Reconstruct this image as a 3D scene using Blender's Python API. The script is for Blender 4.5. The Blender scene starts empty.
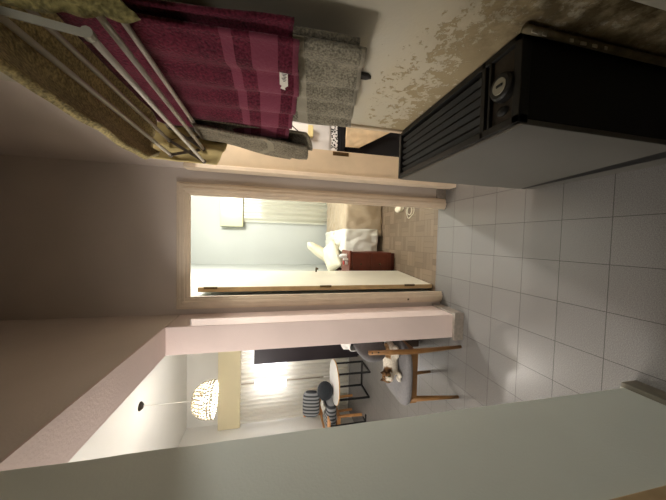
import bpy, bmesh, math, random
from mathutils import Vector, Matrix, noise
random.seed(7)
S = bpy.context.scene
C = S.collection
PI = math.pi

# ------------------------------------------------------------------ materials
MATS = {}
def lin(c):
    return tuple((x/12.92 if x <= .04045 else ((x+.055)/1.055)**2.4) for x in [v/255 for v in c])
def nodes(name):
    m = bpy.data.materials.new(name); m.use_nodes = True
    nt = m.node_tree; b = nt.nodes['Principled BSDF']
    MATS[name] = m
    return m, nt, b, nt.nodes, nt.links
def mk_mat(name, col, rough=.6, metal=0, var=.06, vscale=6, bump=.0, bscale=60, spec=.4, coords='Object', emit=0, trans=0, sheen=0):
    m, nt, b, N, L = nodes(name)
    c = lin(col)
    tc = N.new('ShaderNodeTexCoord')
    if var > 0:
        nz = N.new('ShaderNodeTexNoise'); nz.inputs['Scale'].default_value = vscale; nz.inputs['Detail'].default_value = 6
        L.new(tc.outputs[coords], nz.inputs['Vector'])
        r = N.new('ShaderNodeValToRGB')
        r.color_ramp.elements[0].position = .3; r.color_ramp.elements[1].position = .7
        r.color_ramp.elements[0].color = (*[x*(1-var*2) for x in c], 1)
        r.color_ramp.elements[1].color = (*[min(1, x*(1+var)) for x in c], 1)
        L.new(nz.outputs['Fac'], r.inputs['Fac']); L.new(r.outputs['Color'], b.inputs['Base Color'])
    else:
        b.inputs['Base Color'].default_value = (*c, 1)
    b.inputs['Roughness'].default_value = rough; b.inputs['Metallic'].default_value = metal
    b.inputs['Specular IOR Level'].default_value = spec
    if sheen: b.inputs['Sheen Weight'].default_value = sheen
    if bump > 0:
        n2 = N.new('ShaderNodeTexNoise'); n2.inputs['Scale'].default_value = bscale; n2.inputs['Detail'].default_value = 4
        L.new(tc.outputs[coords], n2.inputs['Vector'])
        bp = N.new('ShaderNodeBump'); bp.inputs['Strength'].default_value = bump; bp.inputs['Distance'].default_value = .004
        L.new(n2.outputs['Fac'], bp.inputs['Height']); L.new(bp.outputs['Normal'], b.inputs['Normal'])
    if emit:
        b.inputs['Emission Color'].default_value = (*c, 1); b.inputs['Emission Strength'].default_value = emit
    return m

mk_mat('plaster_hall', (214, 202, 192), .85, var=.03, vscale=2.5, bump=.25, bscale=120, spec=.2)
mk_mat('plaster_pink', (224, 205, 198), .8, var=.03, vscale=3, bump=.35, bscale=90, spec=.25)
mk_mat('plaster_green', (206, 211, 202), .7, var=.02, vscale=3, bump=.2, bscale=120, spec=.25)
mk_mat('plaster_white', (232, 230, 224), .85, var=.015, vscale=2, bump=.12, bscale=120, spec=.2)
mk_mat('plaster_bedroom', (186, 189, 184), .85, var=.015, vscale=2, bump=.12, bscale=120, spec=.2)
mk_mat('cream_paint', (228, 211, 188), .45, var=.04, vscale=9, bump=.1, bscale=30)
mk_mat('tan_paint', (208, 189, 160), .5, var=.05, vscale=7, bump=.12, bscale=40)
mk_mat('leaf_paint', (220, 212, 192), .3, var=.03, vscale=5, bump=.08, bscale=14)
mk_mat('door_edge', (186, 160, 120), .6, var=.08, vscale=12)
mk_mat('grey_base', (150, 140, 130), .6, var=.1, vscale=40, bump=.15, bscale=150)
mk_mat('white_base', (200, 196, 180), .6, var=.06, vscale=20)
mk_mat('olive_base', (112, 106, 92), .6, var=.1, vscale=30)
mk_mat('heater_black', (25, 24, 22), .5, var=.12, vscale=14, bump=.1, bscale=80)
mk_mat('heater_black_dark', (14, 13, 12), .6, var=.1, vscale=14)
mk_mat('heater_grey', (98, 96, 91), .5, var=.02, vscale=5, bump=.04, bscale=200)
mk_mat('heater_brown', (58, 50, 40), .55, var=.2, vscale=30)
mk_mat('heater_edge', (96, 90, 80), .45, var=.15, vscale=40)
mk_mat('dial_face', (150, 145, 128), .4, var=.1)
mk_mat('brass_dark', (92, 74, 48), .4, metal=.8, var=.15, vscale=60)
mk_mat('pipe_paint', (112, 100, 74), .6, var=.2, vscale=30, bump=.3, bscale=60)
mk_mat('flaked_paint', (200, 192, 170), .7, var=.1)
mk_mat('rod_metal', (206, 196, 180), .4, metal=.1, var=.03, vscale=20)
mk_mat('lattice_metal', (140, 130, 116), .45, metal=.1, var=.1, vscale=30)
mk_mat('lattice_light', (168, 166, 150), .5, metal=.3, var=.05, vscale=30)
mk_mat('dark_rubber', (52, 48, 46), .6, var=.1)
mk_mat('tag_white', (226, 220, 208), .7, var=.04)
mk_mat('ink', (38, 36, 38), .7, var=0)
mk_mat('cream_gloss', (190, 188, 152), .22, var=.01, vscale=3)
mk_mat('pelmet_cream', (228, 216, 180), .4, var=.02, vscale=3)
mk_mat('pillow_cream', (238, 230, 204), .9, var=.03, vscale=9, bump=.4, bscale=20)
mk_mat('sheet_white', (226, 224, 212), .9, var=.03, vscale=8, bump=.5, bscale=18)
mk_mat('cover_taupe', (176, 158, 132), .62, var=.06, vscale=6, bump=.8, bscale=14, sheen=.2)
mk_mat('cover_light', (206, 198, 180), .8, var=.03, vscale=8, bump=.5, bscale=18)
mk_mat('bed_dark', (50, 34, 26), .6, var=.1)
mk_mat('mahogany', (108, 52, 36), .35, var=.14, vscale=5)
mk_mat('mahogany_dark', (84, 36, 26), .4, var=.12, vscale=5)
mk_mat('white_plastic', (232, 230, 226), .4, var=0)
mk_mat('red_plastic', (170, 40, 34), .4, var=0)
mk_mat('yellow_weave', (226, 204, 142), .9, var=.05, vscale=12, bump=.4, bscale=60)
mk_mat('cord_white', (214, 204, 180), .6, var=.05)
mk_mat('slipper', (226, 216, 192), .8, var=.05)
mk_mat('cabinet_black', (40, 32, 38), .35, var=.08, vscale=3)
mk_mat('dark_brown', (62, 46, 36), .5, var=.12, vscale=6)
mk_mat('chair_wood', (142, 102, 58), .4, var=.16, vscale=7)
mk_mat('chair_fabric', (118, 116, 117), .9, var=.07, vscale=60, bump=.35, bscale=250, sheen=.1)
mk_mat('cloth_white', (228, 226, 220), .85, var=.03, vscale=10, bump=.3, bscale=40)
mk_mat('table_white', (236, 234, 230), .25, var=.01)
mk_mat('table_edge', (214, 172, 120), .5, var=.1, vscale=12)
mk_mat('black_metal', (26, 26, 28), .4, var=.05)
mk_mat('cushion_black', (38, 42, 48), .85, var=.12, vscale=20, bump=.3, bscale=120)
mk_mat('oak', (210, 152, 96), .45, var=.1, vscale=8)
mk_mat('fluff', (186, 182, 172), .95, var=.12, vscale=30, bump=.9, bscale=60)
mk_mat('cat_eye', (70, 84, 40), .15, var=0)
mk_mat('cat_pink', (196, 140, 128), .5, var=0)
mk_mat('chrome_dark', (60, 54, 48), .3, metal=.8, var=.05)
mk_mat('beads', (196, 188, 168), .1, var=.1, vscale=40, spec=.9)
mk_mat('lamp_gold', (150, 120, 84), .3, metal=.7, var=.05)
mk_mat('bulb_glow', (255, 238, 210), .3, var=0, emit=18)
mk_mat('cool_bulb', (240, 250, 255), .3, var=0, emit=20)
mk_mat('box_yellow', (232, 218, 158), .6, var=.02)
mk_mat('towel_band_white', (214, 214, 214), .9, var=.04, vscale=10, bump=.3, bscale=150)
mk_mat('cloth_black', (20, 19, 22), .9, var=.08, vscale=20)
mk_mat('cloth_tan', (224, 202, 166), .9, var=.1, vscale=12, bump=.4, bscale=50)
mk_mat('wood_window', (150, 140, 124), .5, var=.06)

def terry(name, col, bands=(), light=None, scale=1.0, rough=.95):
    """looped terry cloth; woven bands run across at given lengths (metres along the cloth, UV y)"""
    m, nt, b, N, L = nodes(name)
    c = lin(col); c2 = lin(light) if light else tuple(min(1, x*1.7) for x in c)
    uv = N.new('ShaderNodeUVMap')
    tc = N.new('ShaderNodeTexCoord')
    nz = N.new('ShaderNodeTexNoise'); nz.inputs['Scale'].default_value = 170*scale; nz.inputs['Detail'].default_value = 3
    L.new(tc.outputs['Object'], nz.inputs['Vector'])
    nz2 = N.new('ShaderNodeTexNoise'); nz2.inputs['Scale'].default_value = 14; nz2.inputs['Detail'].default_value = 5
    L.new(tc.outputs['Object'], nz2.inputs['Vector'])
    mixn = N.new('ShaderNodeMix'); mixn.data_type = 'FLOAT'; mixn.inputs[0].default_value = .3
    L.new(nz.outputs['Fac'], mixn.inputs[2]); L.new(nz2.outputs['Fac'], mixn.inputs[3])
    r = N.new('ShaderNodeValToRGB')
    r.color_ramp.elements[0].position = .38; r.color_ramp.elements[1].position = .62
    r.color_ramp.elements[0].color = (*[x*.45 for x in c], 1); r.color_ramp.elements[1].color = (*[x*1.2 for x in c], 1)
    L.new(mixn.outputs[0], r.inputs['Fac'])
    col_out = r.outputs['Color']; mask = None
    if bands:
        sep = N.new('ShaderNodeSeparateXYZ'); L.new(uv.outputs['UV'], sep.inputs[0])
        for a, z in bands:
            g = N.new('ShaderNodeMath'); g.operation = 'COMPARE'
            L.new(sep.outputs['Y'], g.inputs[0]); g.inputs[1].default_value = (a+z)/2; g.inputs[2].default_value = (z-a)/2
            if mask is None: mask = g.outputs[0]
            else:
                mx = N.new('ShaderNodeMath'); mx.operation = 'MAXIMUM'
                L.new(mask, mx.inputs[0]); L.new(g.outputs[0], mx.inputs[1]); mask = mx.outputs[0]
        mm = N.new('ShaderNodeMix'); mm.data_type = 'RGBA'
        L.new(mask, mm.inputs[0]); L.new(col_out, mm.inputs[6]); mm.inputs[7].default_value = (*c2, 1)
        col_out = mm.outputs[2]
    L.new(col_out, b.inputs['Base Color'])
    b.inputs['Roughness'].default_value = rough; b.inputs['Specular IOR Level'].default_value = .1
    b.inputs['Sheen Weight'].default_value = .15
    bp = N.new('ShaderNodeBump'); bp.inputs['Strength'].default_value = .7; bp.inputs['Distance'].default_value = .005
    L.new(nz.outputs['Fac'], bp.inputs['Height']); L.new(bp.outputs['Normal'], b.inputs['Normal'])
    return m
terry('terry_burgundy', (106, 40, 56), bands=((.048, .108), (.145, .17), (-.01, .014)), light=(132, 66, 82))
terry('terry_grey', (152, 145, 126), bands=((.17, .205), (.0, .012)), light=(168, 160, 140))
terry('terry_grey_far', (142, 132, 112), bands=((.17, .2),), light=(156, 146, 124))
terry('terry_khaki', (190, 172, 120))
terry('terry_yellow', (208, 186, 118), scale=.7)
terry('terry_olive', (158, 148, 96), scale=.7)

def tile_mat():
    m, nt, b, N, L = nodes('floor_tile')
    g = N.new('ShaderNodeNewGeometry')
    mp = N.new('ShaderNodeMapping'); mp.inputs['Location'].default_value = (-.352+.218*40, -.905+.218*40, 0)
    L.new(g.outputs['Position'], mp.inputs['Vector'])
    br = N.new('ShaderNodeTexBrick'); br.offset = 0; br.squash = 1
    br.inputs['Scale'].default_value = 1; br.inputs['Brick Width'].default_value = .218; br.inputs['Row Height'].default_value = .218
    br.inputs['Mortar Size'].default_value = .0016; br.inputs['Mortar Smooth'].default_value = .1; br.inputs['Bias'].default_value = 0
    br.inputs['Color1'].default_value = (*lin((126, 123, 120)), 1); br.inputs['Color2'].default_value = (*lin((121, 118, 115)), 1)
    br.inputs['Mortar'].default_value = (*lin((66, 62, 58)), 1)
    L.new(mp.outputs[0], br.inputs['Vector'])
    nz = N.new('ShaderNodeTexNoise'); nz.inputs['Scale'].default_value = 260; nz.inputs['Detail'].default_value = 3
    L.new(g.outputs['Position'], nz.inputs['Vector'])
    r = N.new('ShaderNodeValToRGB'); r.color_ramp.elements[0].position = .35; r.color_ramp.elements[1].position = .65
    r.color_ramp.elements[0].color = (.66, .66, .66, 1); r.color_ramp.elements[1].color = (1.12, 1.12, 1.12, 1)
    L.new(nz.outputs['Fac'], r.inputs['Fac'])
    mm = N.new('ShaderNodeMix'); mm.data_type = 'RGBA'; mm.blend_type = 'MULTIPLY'; mm.inputs[0].default_value = 1
    L.new(br.outputs['Color'], mm.inputs[6]); L.new(r.outputs['Color'], mm.inputs[7]); L.new(mm.outputs[2], b.inputs['Base Color'])
    b.inputs['Roughness'].default_value = .3; b.inputs['Specular IOR Level'].default_value = .5
    iv = N.new('ShaderNodeMath'); iv.operation = 'SUBTRACT'; iv.inputs[0].default_value = 1; L.new(br.outputs['Fac'], iv.inputs[1])
    bp = N.new('ShaderNodeBump'); bp.inputs['Strength'].default_value = .5; bp.inputs['Distance'].default_value = .002
    L.new(iv.outputs[0], bp.inputs['Height']); L.new(bp.outputs['Normal'], b.inputs['Normal'])
tile_mat()
def parquet_mat():
    m, nt, b, N, L = nodes('parquet')
    g = N.new('ShaderNodeNewGeometry')
    mp = N.new('ShaderNodeMapping'); mp.inputs['Location'].default_value = (9.02, 9.1, 0); L.new(g.outputs['Position'], mp.inputs['Vector'])
    def brick(rot):
        m2 = N.new('ShaderNodeMapping'); m2.inputs['Rotation'].default_value = (0, 0, rot); L.new(mp.outputs[0], m2.inputs['Vector'])
        br = N.new('ShaderNodeTexBrick'); br.offset = 0
        br.inputs['Scale'].default_value = 1; br.inputs['Brick Width'].default_value = .165; br.inputs['Row Height'].default_value = .055
        br.inputs['Mortar Size'].default_value = .0012; br.inputs['Bias'].default_value = 0
        br.inputs['Color1'].default_value = (*lin((124, 106, 86)), 1); br.inputs['Color2'].default_value = (*lin((100, 84, 66)), 1)
        br.inputs['Mortar'].default_value = (*lin((70, 52, 38)), 1)
        L.new(m2.outputs[0], br.inputs['Vector']); return br
    a, c = brick(0), brick(PI/2)
    ck = N.new('ShaderNodeTexChecker'); ck.inputs['Scale'].default_value = 1/.165
    L.new(mp.outputs[0], ck.inputs['Vector'])
    mm = N.new('ShaderNodeMix'); mm.data_type = 'RGBA'
    L.new(ck.outputs['Fac'], mm.inputs[0]); L.new(a.outputs['Color'], mm.inputs[6]); L.new(c.outputs['Color'], mm.inputs[7])
    L.new(mm.outputs[2], b.inputs['Base Color']); b.inputs['Roughness'].default_value = .5
parquet_mat()
def peeling_mat():
    """old plaster: damp stains and flaked paint over the lower part of the wall beside and above the heater"""
    m, nt, b, N, L = nodes('plaster_peeling')
    g = N.new('ShaderNodeNewGeometry'); P = g.outputs['Position']
    sep = N.new('ShaderNodeSeparateXYZ'); L.new(P, sep.inputs[0])
    def mth(op, a, c, clamp=False):
        n = N.new('ShaderNodeMath'); n.operation = op; n.use_clamp = clamp
        for i, v in enumerate((a, c)):
            if isinstance(v, (int, float)): n.inputs[i].default_value = v
            else: L.new(v, n.inputs[i])
        return n.outputs[0]
    def noi(scale, det=5, rough=.6):
        n = N.new('ShaderNodeTexNoise'); n.inputs['Scale'].default_value = scale; n.inputs['Detail'].default_value = det; n.inputs['Roughness'].default_value = rough
        L.new(P, n.inputs['Vector']); return n.outputs['Fac']
    def ramp(f, a, c):
        n = N.new('ShaderNodeMapRange'); n.inputs[1].default_value = a; n.inputs[2].default_value = c; L.new(f, n.inputs[0]); return n.outputs[0]
    # damp field rises up the wall from the heater top
    low = ramp(sep.outputs['Z'], 1.30, .88)
    n1 = noi(5, 4); n2 = noi(38, 6, .7); n3 = noi(110, 3)
    field = mth('ADD', mth('MULTIPLY', low, .345), mth('MULTIPLY', mth('SUBTRACT', n1, .5), .45))
    flake = mth('ADD', mth('MULTIPLY', n2, .85), field)
    fl = ramp(flake, .68, .71)
    stain = ramp(mth('ADD', mth('MULTIPLY', low, .6), mth('SUBTRACT', n1, .45)), .1, .75)
    dirt = mth('MULTIPLY', ramp(sep.outputs['Y'], .8, .5), mth('MULTIPLY', ramp(sep.outputs['Z'], 1.12, .9), ramp(noi(12, 6, .7), .3, .6)), True)
    def mix(f, a, c):
        n = N.new('ShaderNodeMix'); n.data_type = 'RGBA'; L.new(f, n.inputs[0])
        for i, v in ((6, a), (7, c)):
            if isinstance(v, tuple): n.inputs[i].default_value = (*lin(v), 1)
            else: L.new(v, n.inputs[i])
        return n.outputs[2]
    base = mix(ramp(noi(2.5), .3, .7), (196, 190, 172), (206, 198, 180))
    base = mix(stain, base, (200, 187, 156))
    base = mix(fl, base, mix(n3, (150, 122, 82), (176, 152, 112)) if False else (170, 153, 120))
    base = mix(dirt, base, (86, 74, 50))
    L.new(base, b.inputs['Base Color']); b.inputs['Roughness'].default_value = .85; b.inputs['Specular IOR Level'].default_value = .2
    bp = N.new('ShaderNodeBump'); bp.inputs['Strength'].default_value = .6; bp.inputs['Distance'].default_value = .003
    inv = mth('SUBTRACT', mth('MULTIPLY', n3, .3), fl)
    L.new(inv, bp.inputs['Height']); L.new(bp.outputs['Normal'], b.inputs['Normal'])
peeling_mat()
def curtain_mat(name, col, sheer, transl):
    m, nt, b, N, L = nodes(name)
    c = (*lin(col), 1); out = N['Material Output']; N.remove(b)
    d = N.new('ShaderNodeBsdfDiffuse'); d.inputs[0].default_value = c
    t = N.new('ShaderNodeBsdfTranslucent'); t.inputs[0].default_value = c
    tr = N.new('ShaderNodeBsdfTransparent')
    a = N.new('ShaderNodeMixShader'); a.inputs[0].default_value = transl; L.new(d.outputs[0], a.inputs[1]); L.new(t.outputs[0], a.inputs[2])
    s = N.new('ShaderNodeMixShader'); s.inputs[0].default_value = sheer; L.new(a.outputs[0], s.inputs[1]); L.new(tr.outputs[0], s.inputs[2])
    L.new(s.outputs[0], out.inputs['Surface'])
curtain_mat('curtain_living', (232, 228, 216), .22, .25)
curtain_mat('curtain_bedroom', (226, 226, 208), .42, .12)
def glow_mat(name, col, strength):
    m, nt, b, N, L = nodes(name); out = N['Material Output']; N.remove(b)
    e = N.new('ShaderNodeEmission'); e.inputs[0].default_value = (*lin(col), 1); e.inputs[1].default_value = strength
    L.new(e.outputs[0], out.inputs['Surface'])
glow_mat('daylight_living', (246, 247, 255), 3.6)
glow_mat('daylight_bedroom', (246, 250, 255), 2)
def stripe_fabric():
    m, nt, b, N, L = nodes('stripe_fabric')
    uv = N.new('ShaderNodeUVMap'); sep = N.new('ShaderNodeSeparateXYZ'); L.new(uv.outputs['UV'], sep.inputs[0])
    w = N.new('ShaderNodeMath'); w.operation = 'SINE'; ml = N.new('ShaderNodeMath'); ml.operation = 'MULTIPLY'; ml.inputs[1].default_value = 105
    L.new(sep.outputs['X'], ml.inputs[0]); L.new(ml.outputs[0], w.inputs[0])
    r = N.new('ShaderNodeValToRGB'); r.color_ramp.elements[0].position = .35; r.color_ramp.elements[1].position = .6
    r.color_ramp.elements[0].color = (*lin((62, 64, 68)), 1); r.color_ramp.elements[1].color = (*lin((150, 152, 154)), 1)
    mr = N.new('ShaderNodeMapRange'); mr.inputs[1].default_value = -1; mr.inputs[2].default_value = 1
    L.new(w.outputs[0], mr.inputs[0]); L.new(mr.outputs[0], r.inputs['Fac']); L.new(r.outputs[0], b.inputs['Base Color'])
    b.inputs['Roughness'].default_value = .9
stripe_fabric()
def pattern_mat():
    m, nt, b, N, L = nodes('bw_pattern')
    tc = N.new('ShaderNodeTexCoord'); v = N.new('ShaderNodeTexVoronoi'); v.inputs['Scale'].default_value = 70
    L.new(tc.outputs['Object'], v.inputs['Vector'])
    r = N.new('ShaderNodeValToRGB'); r.color_ramp.interpolation = 'CONSTANT'
    r.color_ramp.elements[0].color = (.02, .02, .02, 1); r.color_ramp.elements[1].position = .42; r.color_ramp.elements[1].color = (.75, .75, .75, 1)
    L.new(v.outputs['Distance'], r.inputs['Fac']); L.new(r.outputs[0], b.inputs['Base Color']); b.inputs['Roughness'].default_value = .9
    v.inputs['Scale'].default_value = 60
pattern_mat()
def cat_mat():
    m, nt, b, N, L = nodes('cat_fur')
    at = N.new('ShaderNodeVertexColor'); at.layer_name = 'fur'
    tc = N.new('ShaderNodeTexCoord'); nz = N.new('ShaderNodeTexNoise'); nz.inputs['Scale'].default_value = 90; L.new(tc.outputs['Object'], nz.inputs['Vector'])
    r = N.new('ShaderNodeValToRGB'); r.color_ramp.elements[0].position = .3; r.color_ramp.elements[1].position = .7
    r.color_ramp.elements[0].color = (.72, .72, .72, 1); r.color_ramp.elements[1].color = (1.05, 1.05, 1.05, 1); L.new(nz.outputs['Fac'], r.inputs['Fac'])
    mm = N.new('ShaderNodeMix'); mm.data_type = 'RGBA'; mm.blend_type = 'MULTIPLY'; mm.inputs[0].default_value = 1
    L.new(at.outputs['Color'], mm.inputs[6]); L.new(r.outputs[0], mm.inputs[7]); L.new(mm.outputs[2], b.inputs['Base Color'])
    b.inputs['Roughness'].default_value = .95; b.inputs['Specular IOR Level'].default_value = .1
cat_mat()

# ------------------------------------------------------------------ mesh helpers
class MB:
    def __init__(s): s.bm = bmesh.new(); s.uv = s.bm.loops.layers.uv.new('UVMap')
    def box(s, x0, x1, y0, y1, z0, z1):
        v = [s.bm.verts.new((x, y, z)) for x in (x0, x1) for y in (y0, y1) for z in (z0, z1)]
        for f in ((0, 1, 3, 2), (4, 6, 7, 5), (0, 4, 5, 1), (2, 3, 7, 6), (0, 2, 6, 4), (1, 5, 7, 3)):
            s.bm.faces.new([v[i] for i in f])
        return s
    def obox(s, c, half, M):
        """box of half sizes about c turned by 3x3 M"""
        v = [s.bm.verts.new(Vector(c) + M @ Vector((x*half[0], y*half[1], z*half[2]))) for x in (-1, 1) for y in (-1, 1) for z in (-1, 1)]
        for f in ((0, 1, 3, 2), (4, 6, 7, 5), (0, 4, 5, 1), (2, 3, 7, 6), (0, 2, 6, 4), (1, 5, 7, 3)):
            s.bm.faces.new([v[i] for i in f])
        return s
    def bar(s, a, b, w, t, side=(0, 1, 0)):
        a, b = Vector(a), Vector(b); d = (b-a); l = d.length; d.normalize(); sd = Vector(side); up = d.cross(sd).normalized(); sd = up.cross(d)
        M = Matrix((d, sd, up)).transposed()
        return s.obox((a+b)/2, (l/2, t/2, w/2), M)
    def prism(s, pts, axis, a0, a1):
        """polygon in the plane across axis, extruded from a0 to a1"""
        def mk(p, a):
            q = list(p); q.insert(axis, a); return s.bm.verts.new(q)
        lo = [mk(p, a0) for p in pts]; hi = [mk(p, a1) for p in pts]; n = len(pts)
        s.bm.faces.new(lo); s.bm.faces.new(hi[::-1])
        for i in range(n): s.bm.faces.new((lo[i], hi[i], hi[(i+1) % n], lo[(i+1) % n]))
        return s
    def tube(s, pts, r, seg=10, cap=True):
        pts = [Vector(p) for p in pts]; rings = []
        for i, p in enumerate(pts):
            d = (pts[min(i+1, len(pts)-1)] - pts[max(i-1, 0)]).normalized()
            ref = Vector((0, 0, 1)) if abs(d.z) < .9 else Vector((1, 0, 0))
            u = d.cross(ref).normalized(); w = d.cross(u)
            rr = r[i] if isinstance(r, (list, tuple)) else r
            rings.append([s.bm.verts.new(p + rr*(math.cos(2*PI*k/seg)*u + math.sin(2*PI*k/seg)*w)) for k in range(seg)])
        for a, b in zip(rings, rings[1:]):
            for k in range(seg): s.bm.faces.new((a[k], a[(k+1) % seg], b[(k+1) % seg], b[k]))
        if cap: s.bm.faces.new(rings[0][::-1]); s.bm.faces.new(rings[-1])
        return s
    def lathe(s, prof, c, seg=24, M=None):
        """profile (r, h) about +Z at c, optionally turned by M"""
        c = Vector(c); rings = []
        for r, h in prof:
            ring = []
            for k in range(seg if r > 1e-6 else 1):
                p = Vector((r*math.cos(2*PI*k/seg), r*math.sin(2*PI*k/seg), h)); ring.append(s.bm.verts.new(c + (M @ p if M else p)))
            rings.append(ring)
        for a, b in zip(rings, rings[1:]):
            for k in range(seg):
                if len(a) == 1 and len(b) == 1: continue
                if len(a) == 1: s.bm.faces.new((a[0], b[k], b[(k+1) % seg]))
                elif len(b) == 1: s.bm.faces.new((a[k], a[(k+1) % seg], b[0]))
                else: s.bm.faces.new((a[k], a[(k+1) % seg], b[(k+1) % seg], b[k]))
        for ring in (rings[0], rings[-1]):
            if len(ring) > 2: s.bm.faces.new(ring)
        return s
    def ball(s, c, r, seg=16, M=None):
        r = Vector(r) if hasattr(r, '__len__') else Vector((r, r, r)); n = seg//2
        T = Matrix.Translation(Vector(c)) @ ((M or Matrix.Identity(3)).to_4x4()) @ Matrix.Diagonal((*r, 1))
        bmesh.ops.create_uvsphere(s.bm, u_segments=seg, v_segments=n, radius=1, matrix=T)
        return s
    def grid(s, f, nu, nv, uvf=None, close_u=False):
        V = [[s.bm.verts.new(f(i/nu, j/nv)) for j in range(nv+1)] for i in range(nu+(0 if close_u else 1))]
        for i in range(nu):
            i2 = (i+1) % len(V)
            for j in range(nv):
                fc = s.bm.faces.new((V[i][j], V[i2][j], V[i2][j+1], V[i][j+1]))
                if uvf:
                    for lp, (a, c) in zip(fc.loops, ((i, j), (i+1, j), (i+1, j+1), (i, j+1))): lp[s.uv].uv = uvf(a/nu, c/nv)
        return s
    def build(s, name, mat, parent=None, smooth=None, bevel=0, solid=0, sub=0, fix=True, bseg=2):
        bm = s.bm
        if fix: bmesh.ops.recalc_face_normals(bm, faces=bm.faces[:])
        me = bpy.data.meshes.new(name)
        if parent is None:
            xs = [v.co.x for v in bm.verts]; ys = [v.co.y for v in bm.verts]; zs = [v.co.z for v in bm.verts]
            o0 = Vector(((min(xs)+max(xs))/2, (min(ys)+max(ys))/2, min(zs)))
        else:
            o0 = Vector((0, 0, 0)); p = parent
            while p: o0 += p.location; p = p.parent
        bmesh.ops.translate(bm, verts=bm.verts[:], vec=-o0)
        bm.to_mesh(me); bm.free()
        o = bpy.data.objects.new(name, me); C.objects.link(o)
        if parent is None: o.location = o0
        else: o.parent = parent
        me.materials.append(MATS[mat])
        if solid:
            md = o.modifiers.new('thick', 'SOLIDIFY'); md.thickness = solid; md.offset = 0
        if bevel:
            md = o.modifiers.new('bevel', 'BEVEL'); md.width = bevel; md.segments = bseg; md.limit_method = 'ANGLE'; md.angle_limit = .7
        if sub:
            md = o.modifiers.new('sub', 'SUBSURF'); md.levels = sub; md.render_levels = sub
        if smooth or sub:
            for p in me.polygons: p.use_smooth = True
        return o
def tag(o, label=None, cat=None, group=None, kind=None):
    if label: o['label'] = label
    if cat: o['category'] = cat
    if group: o['group'] = group
    if kind: o['kind'] = kind
    return o
def empty(name, loc, label, cat, group=None):
    o = bpy.data.objects.new(name, None); C.objects.link(o); o.location = loc; o.empty_display_size = .05
    return tag(o, label, cat, group)
def struct(mb, name, mat, **k):
    return tag(mb.build(name, mat, **k), kind='structure')
def nz(x, y=0, z=0): return noise.noise(Vector((x, y, z)))

# ------------------------------------------------------------------ key measures (metres; camera stands at x=0, y=0)
YW = 2.14          # hall back wall face
YF = 4.95          # facade wall inner face
XL = -.58          # hall left wall face
XLL = -.765        # its living room face
XR = .566          # hall right wall face
ZC = 2.93          # living / bedroom ceiling
ZH = 3.25          # hall ceiling
XLW = -3.36        # living room far left wall
YS = -1.3          # rooms end behind the camera

# ------------------------------------------------------------------ the setting
struct(MB().box(XLW-.1, .70, YS-.1, 2.225, -.08, 0).box(XLW-.1, XLL+.1, 2.225, YF+.3, -.08, 0).box(.70, 2.3, .2, 2.225, -.08, 0), 'floor', 'floor_tile')
struct(MB().box(-.62, 2.6, 2.225, YF+.3, -.08, 0), 'floor_bedroom', 'parquet')
struct(MB().box(XLL, .8, YS-.1, YW+.1, ZH, ZH+.1), 'ceiling', 'plaster_hall')
struct(MB().box(XLW-.1, XLL+.05, YS-.1, YF+.1, ZC, ZC+.1), 'ceiling_living', 'plaster_white')
struct(MB().box(-.66, 2.6, YW+.1, YF+.1, ZC, ZC+.1), 'ceiling_bedroom', 'plaster_bedroom')
# hall back wall with the bedroom doorway
struct(MB().box(XLL, -.475, YW, YW+.1, 0, ZH).box(.325, .80, YW, YW+.1, 0, ZH).box(-.475, .325, YW, YW+.1, 2.15, ZH)
       .box(.80, 2.3, YW, YW+.1, 0, ZH), 'wall_back', 'plaster_hall')
# hall left wall: pier, beam over the wide opening and the near stretch of wall
struct(MB().box(XLL, XL, 1.85, YW, 0, 2.16), 'pillar_left', 'plaster_pink', bevel=.004)
struct(MB().box(XLL, XL, .78, YW, 2.165, ZH), 'wall_left_upper', 'plaster_hall')
struct(MB().box(XLL, XL, .78, 1.85, 2.158, 2.166), 'beam_soffit', 'plaster_pink')
# near wall, its free edge slightly irregular
e = []
for i in range(41):
    z = ZH*i/40; e.append((.78 + .006*nz(z*5.3, 3.1) + .003*nz(z*19, 8.2), z))
struct(MB().prism([(YS, 0)] + e + [(YS, ZH)], 0, XLL, XL), 'wall_left', 'plaster_green')
# hall right wall: near stretch with peeling paint, header over the side doorway, far return
struct(MB().box(XR, XR+.13, YS, 1.27, 0, ZH), 'wall_right', 'plaster_peeling')
struct(MB().prism([(XR, 1.27), (XR+.13, 1.27), (XR+.13, YW), (.49, YW)], 2, 2.06, ZH).box(.495, .68, 2.04, YW, 0, 2.06), 'wall_right_upper', 'plaster_hall')
struct(MB().box(XLL, XR+.13, YS-.1, YS, 0, ZH), 'wall_rear', 'plaster_hall')
# living room walls
struct(MB().box(XLW-.1, XLW, YS, YF, 0, ZC), 'wall_living_left', 'plaster_white')
struct(MB().box(XLW, XLL, YS-.1, YS, 0, ZC), 'wall_living_rear', 'plaster_white')
struct(MB().box(XLL, XLL+.14, YW+.1, YF, 0, ZC), 'wall_living_right', 'plaster_white')
# facade: openings for both windows
struct(MB().box(XLW-.1, XLW+.02, YF, YF+.2, 0, ZC).box(XLW+.02, -1.1, YF, YF+.2, 2.3, ZC).box(XLW+.02, -1.1, YF, YF+.2, 0, .5).box(-1.1, -.6, YF, YF+.2, 0, ZC), 'wall_facade_living', 'plaster_white')
struct(MB().box(-.6, .30, YF, YF+.2, 0, ZC).box(.30, 1.7, YF, YF+.2, 2.3, ZC).box(.30, 1.7, YF, YF+.2, 0, .5).box(1.7, 2.6, YF, YF+.2, 0, ZC), 'wall_facade_bedroom', 'plaster_bedroom')
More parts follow.
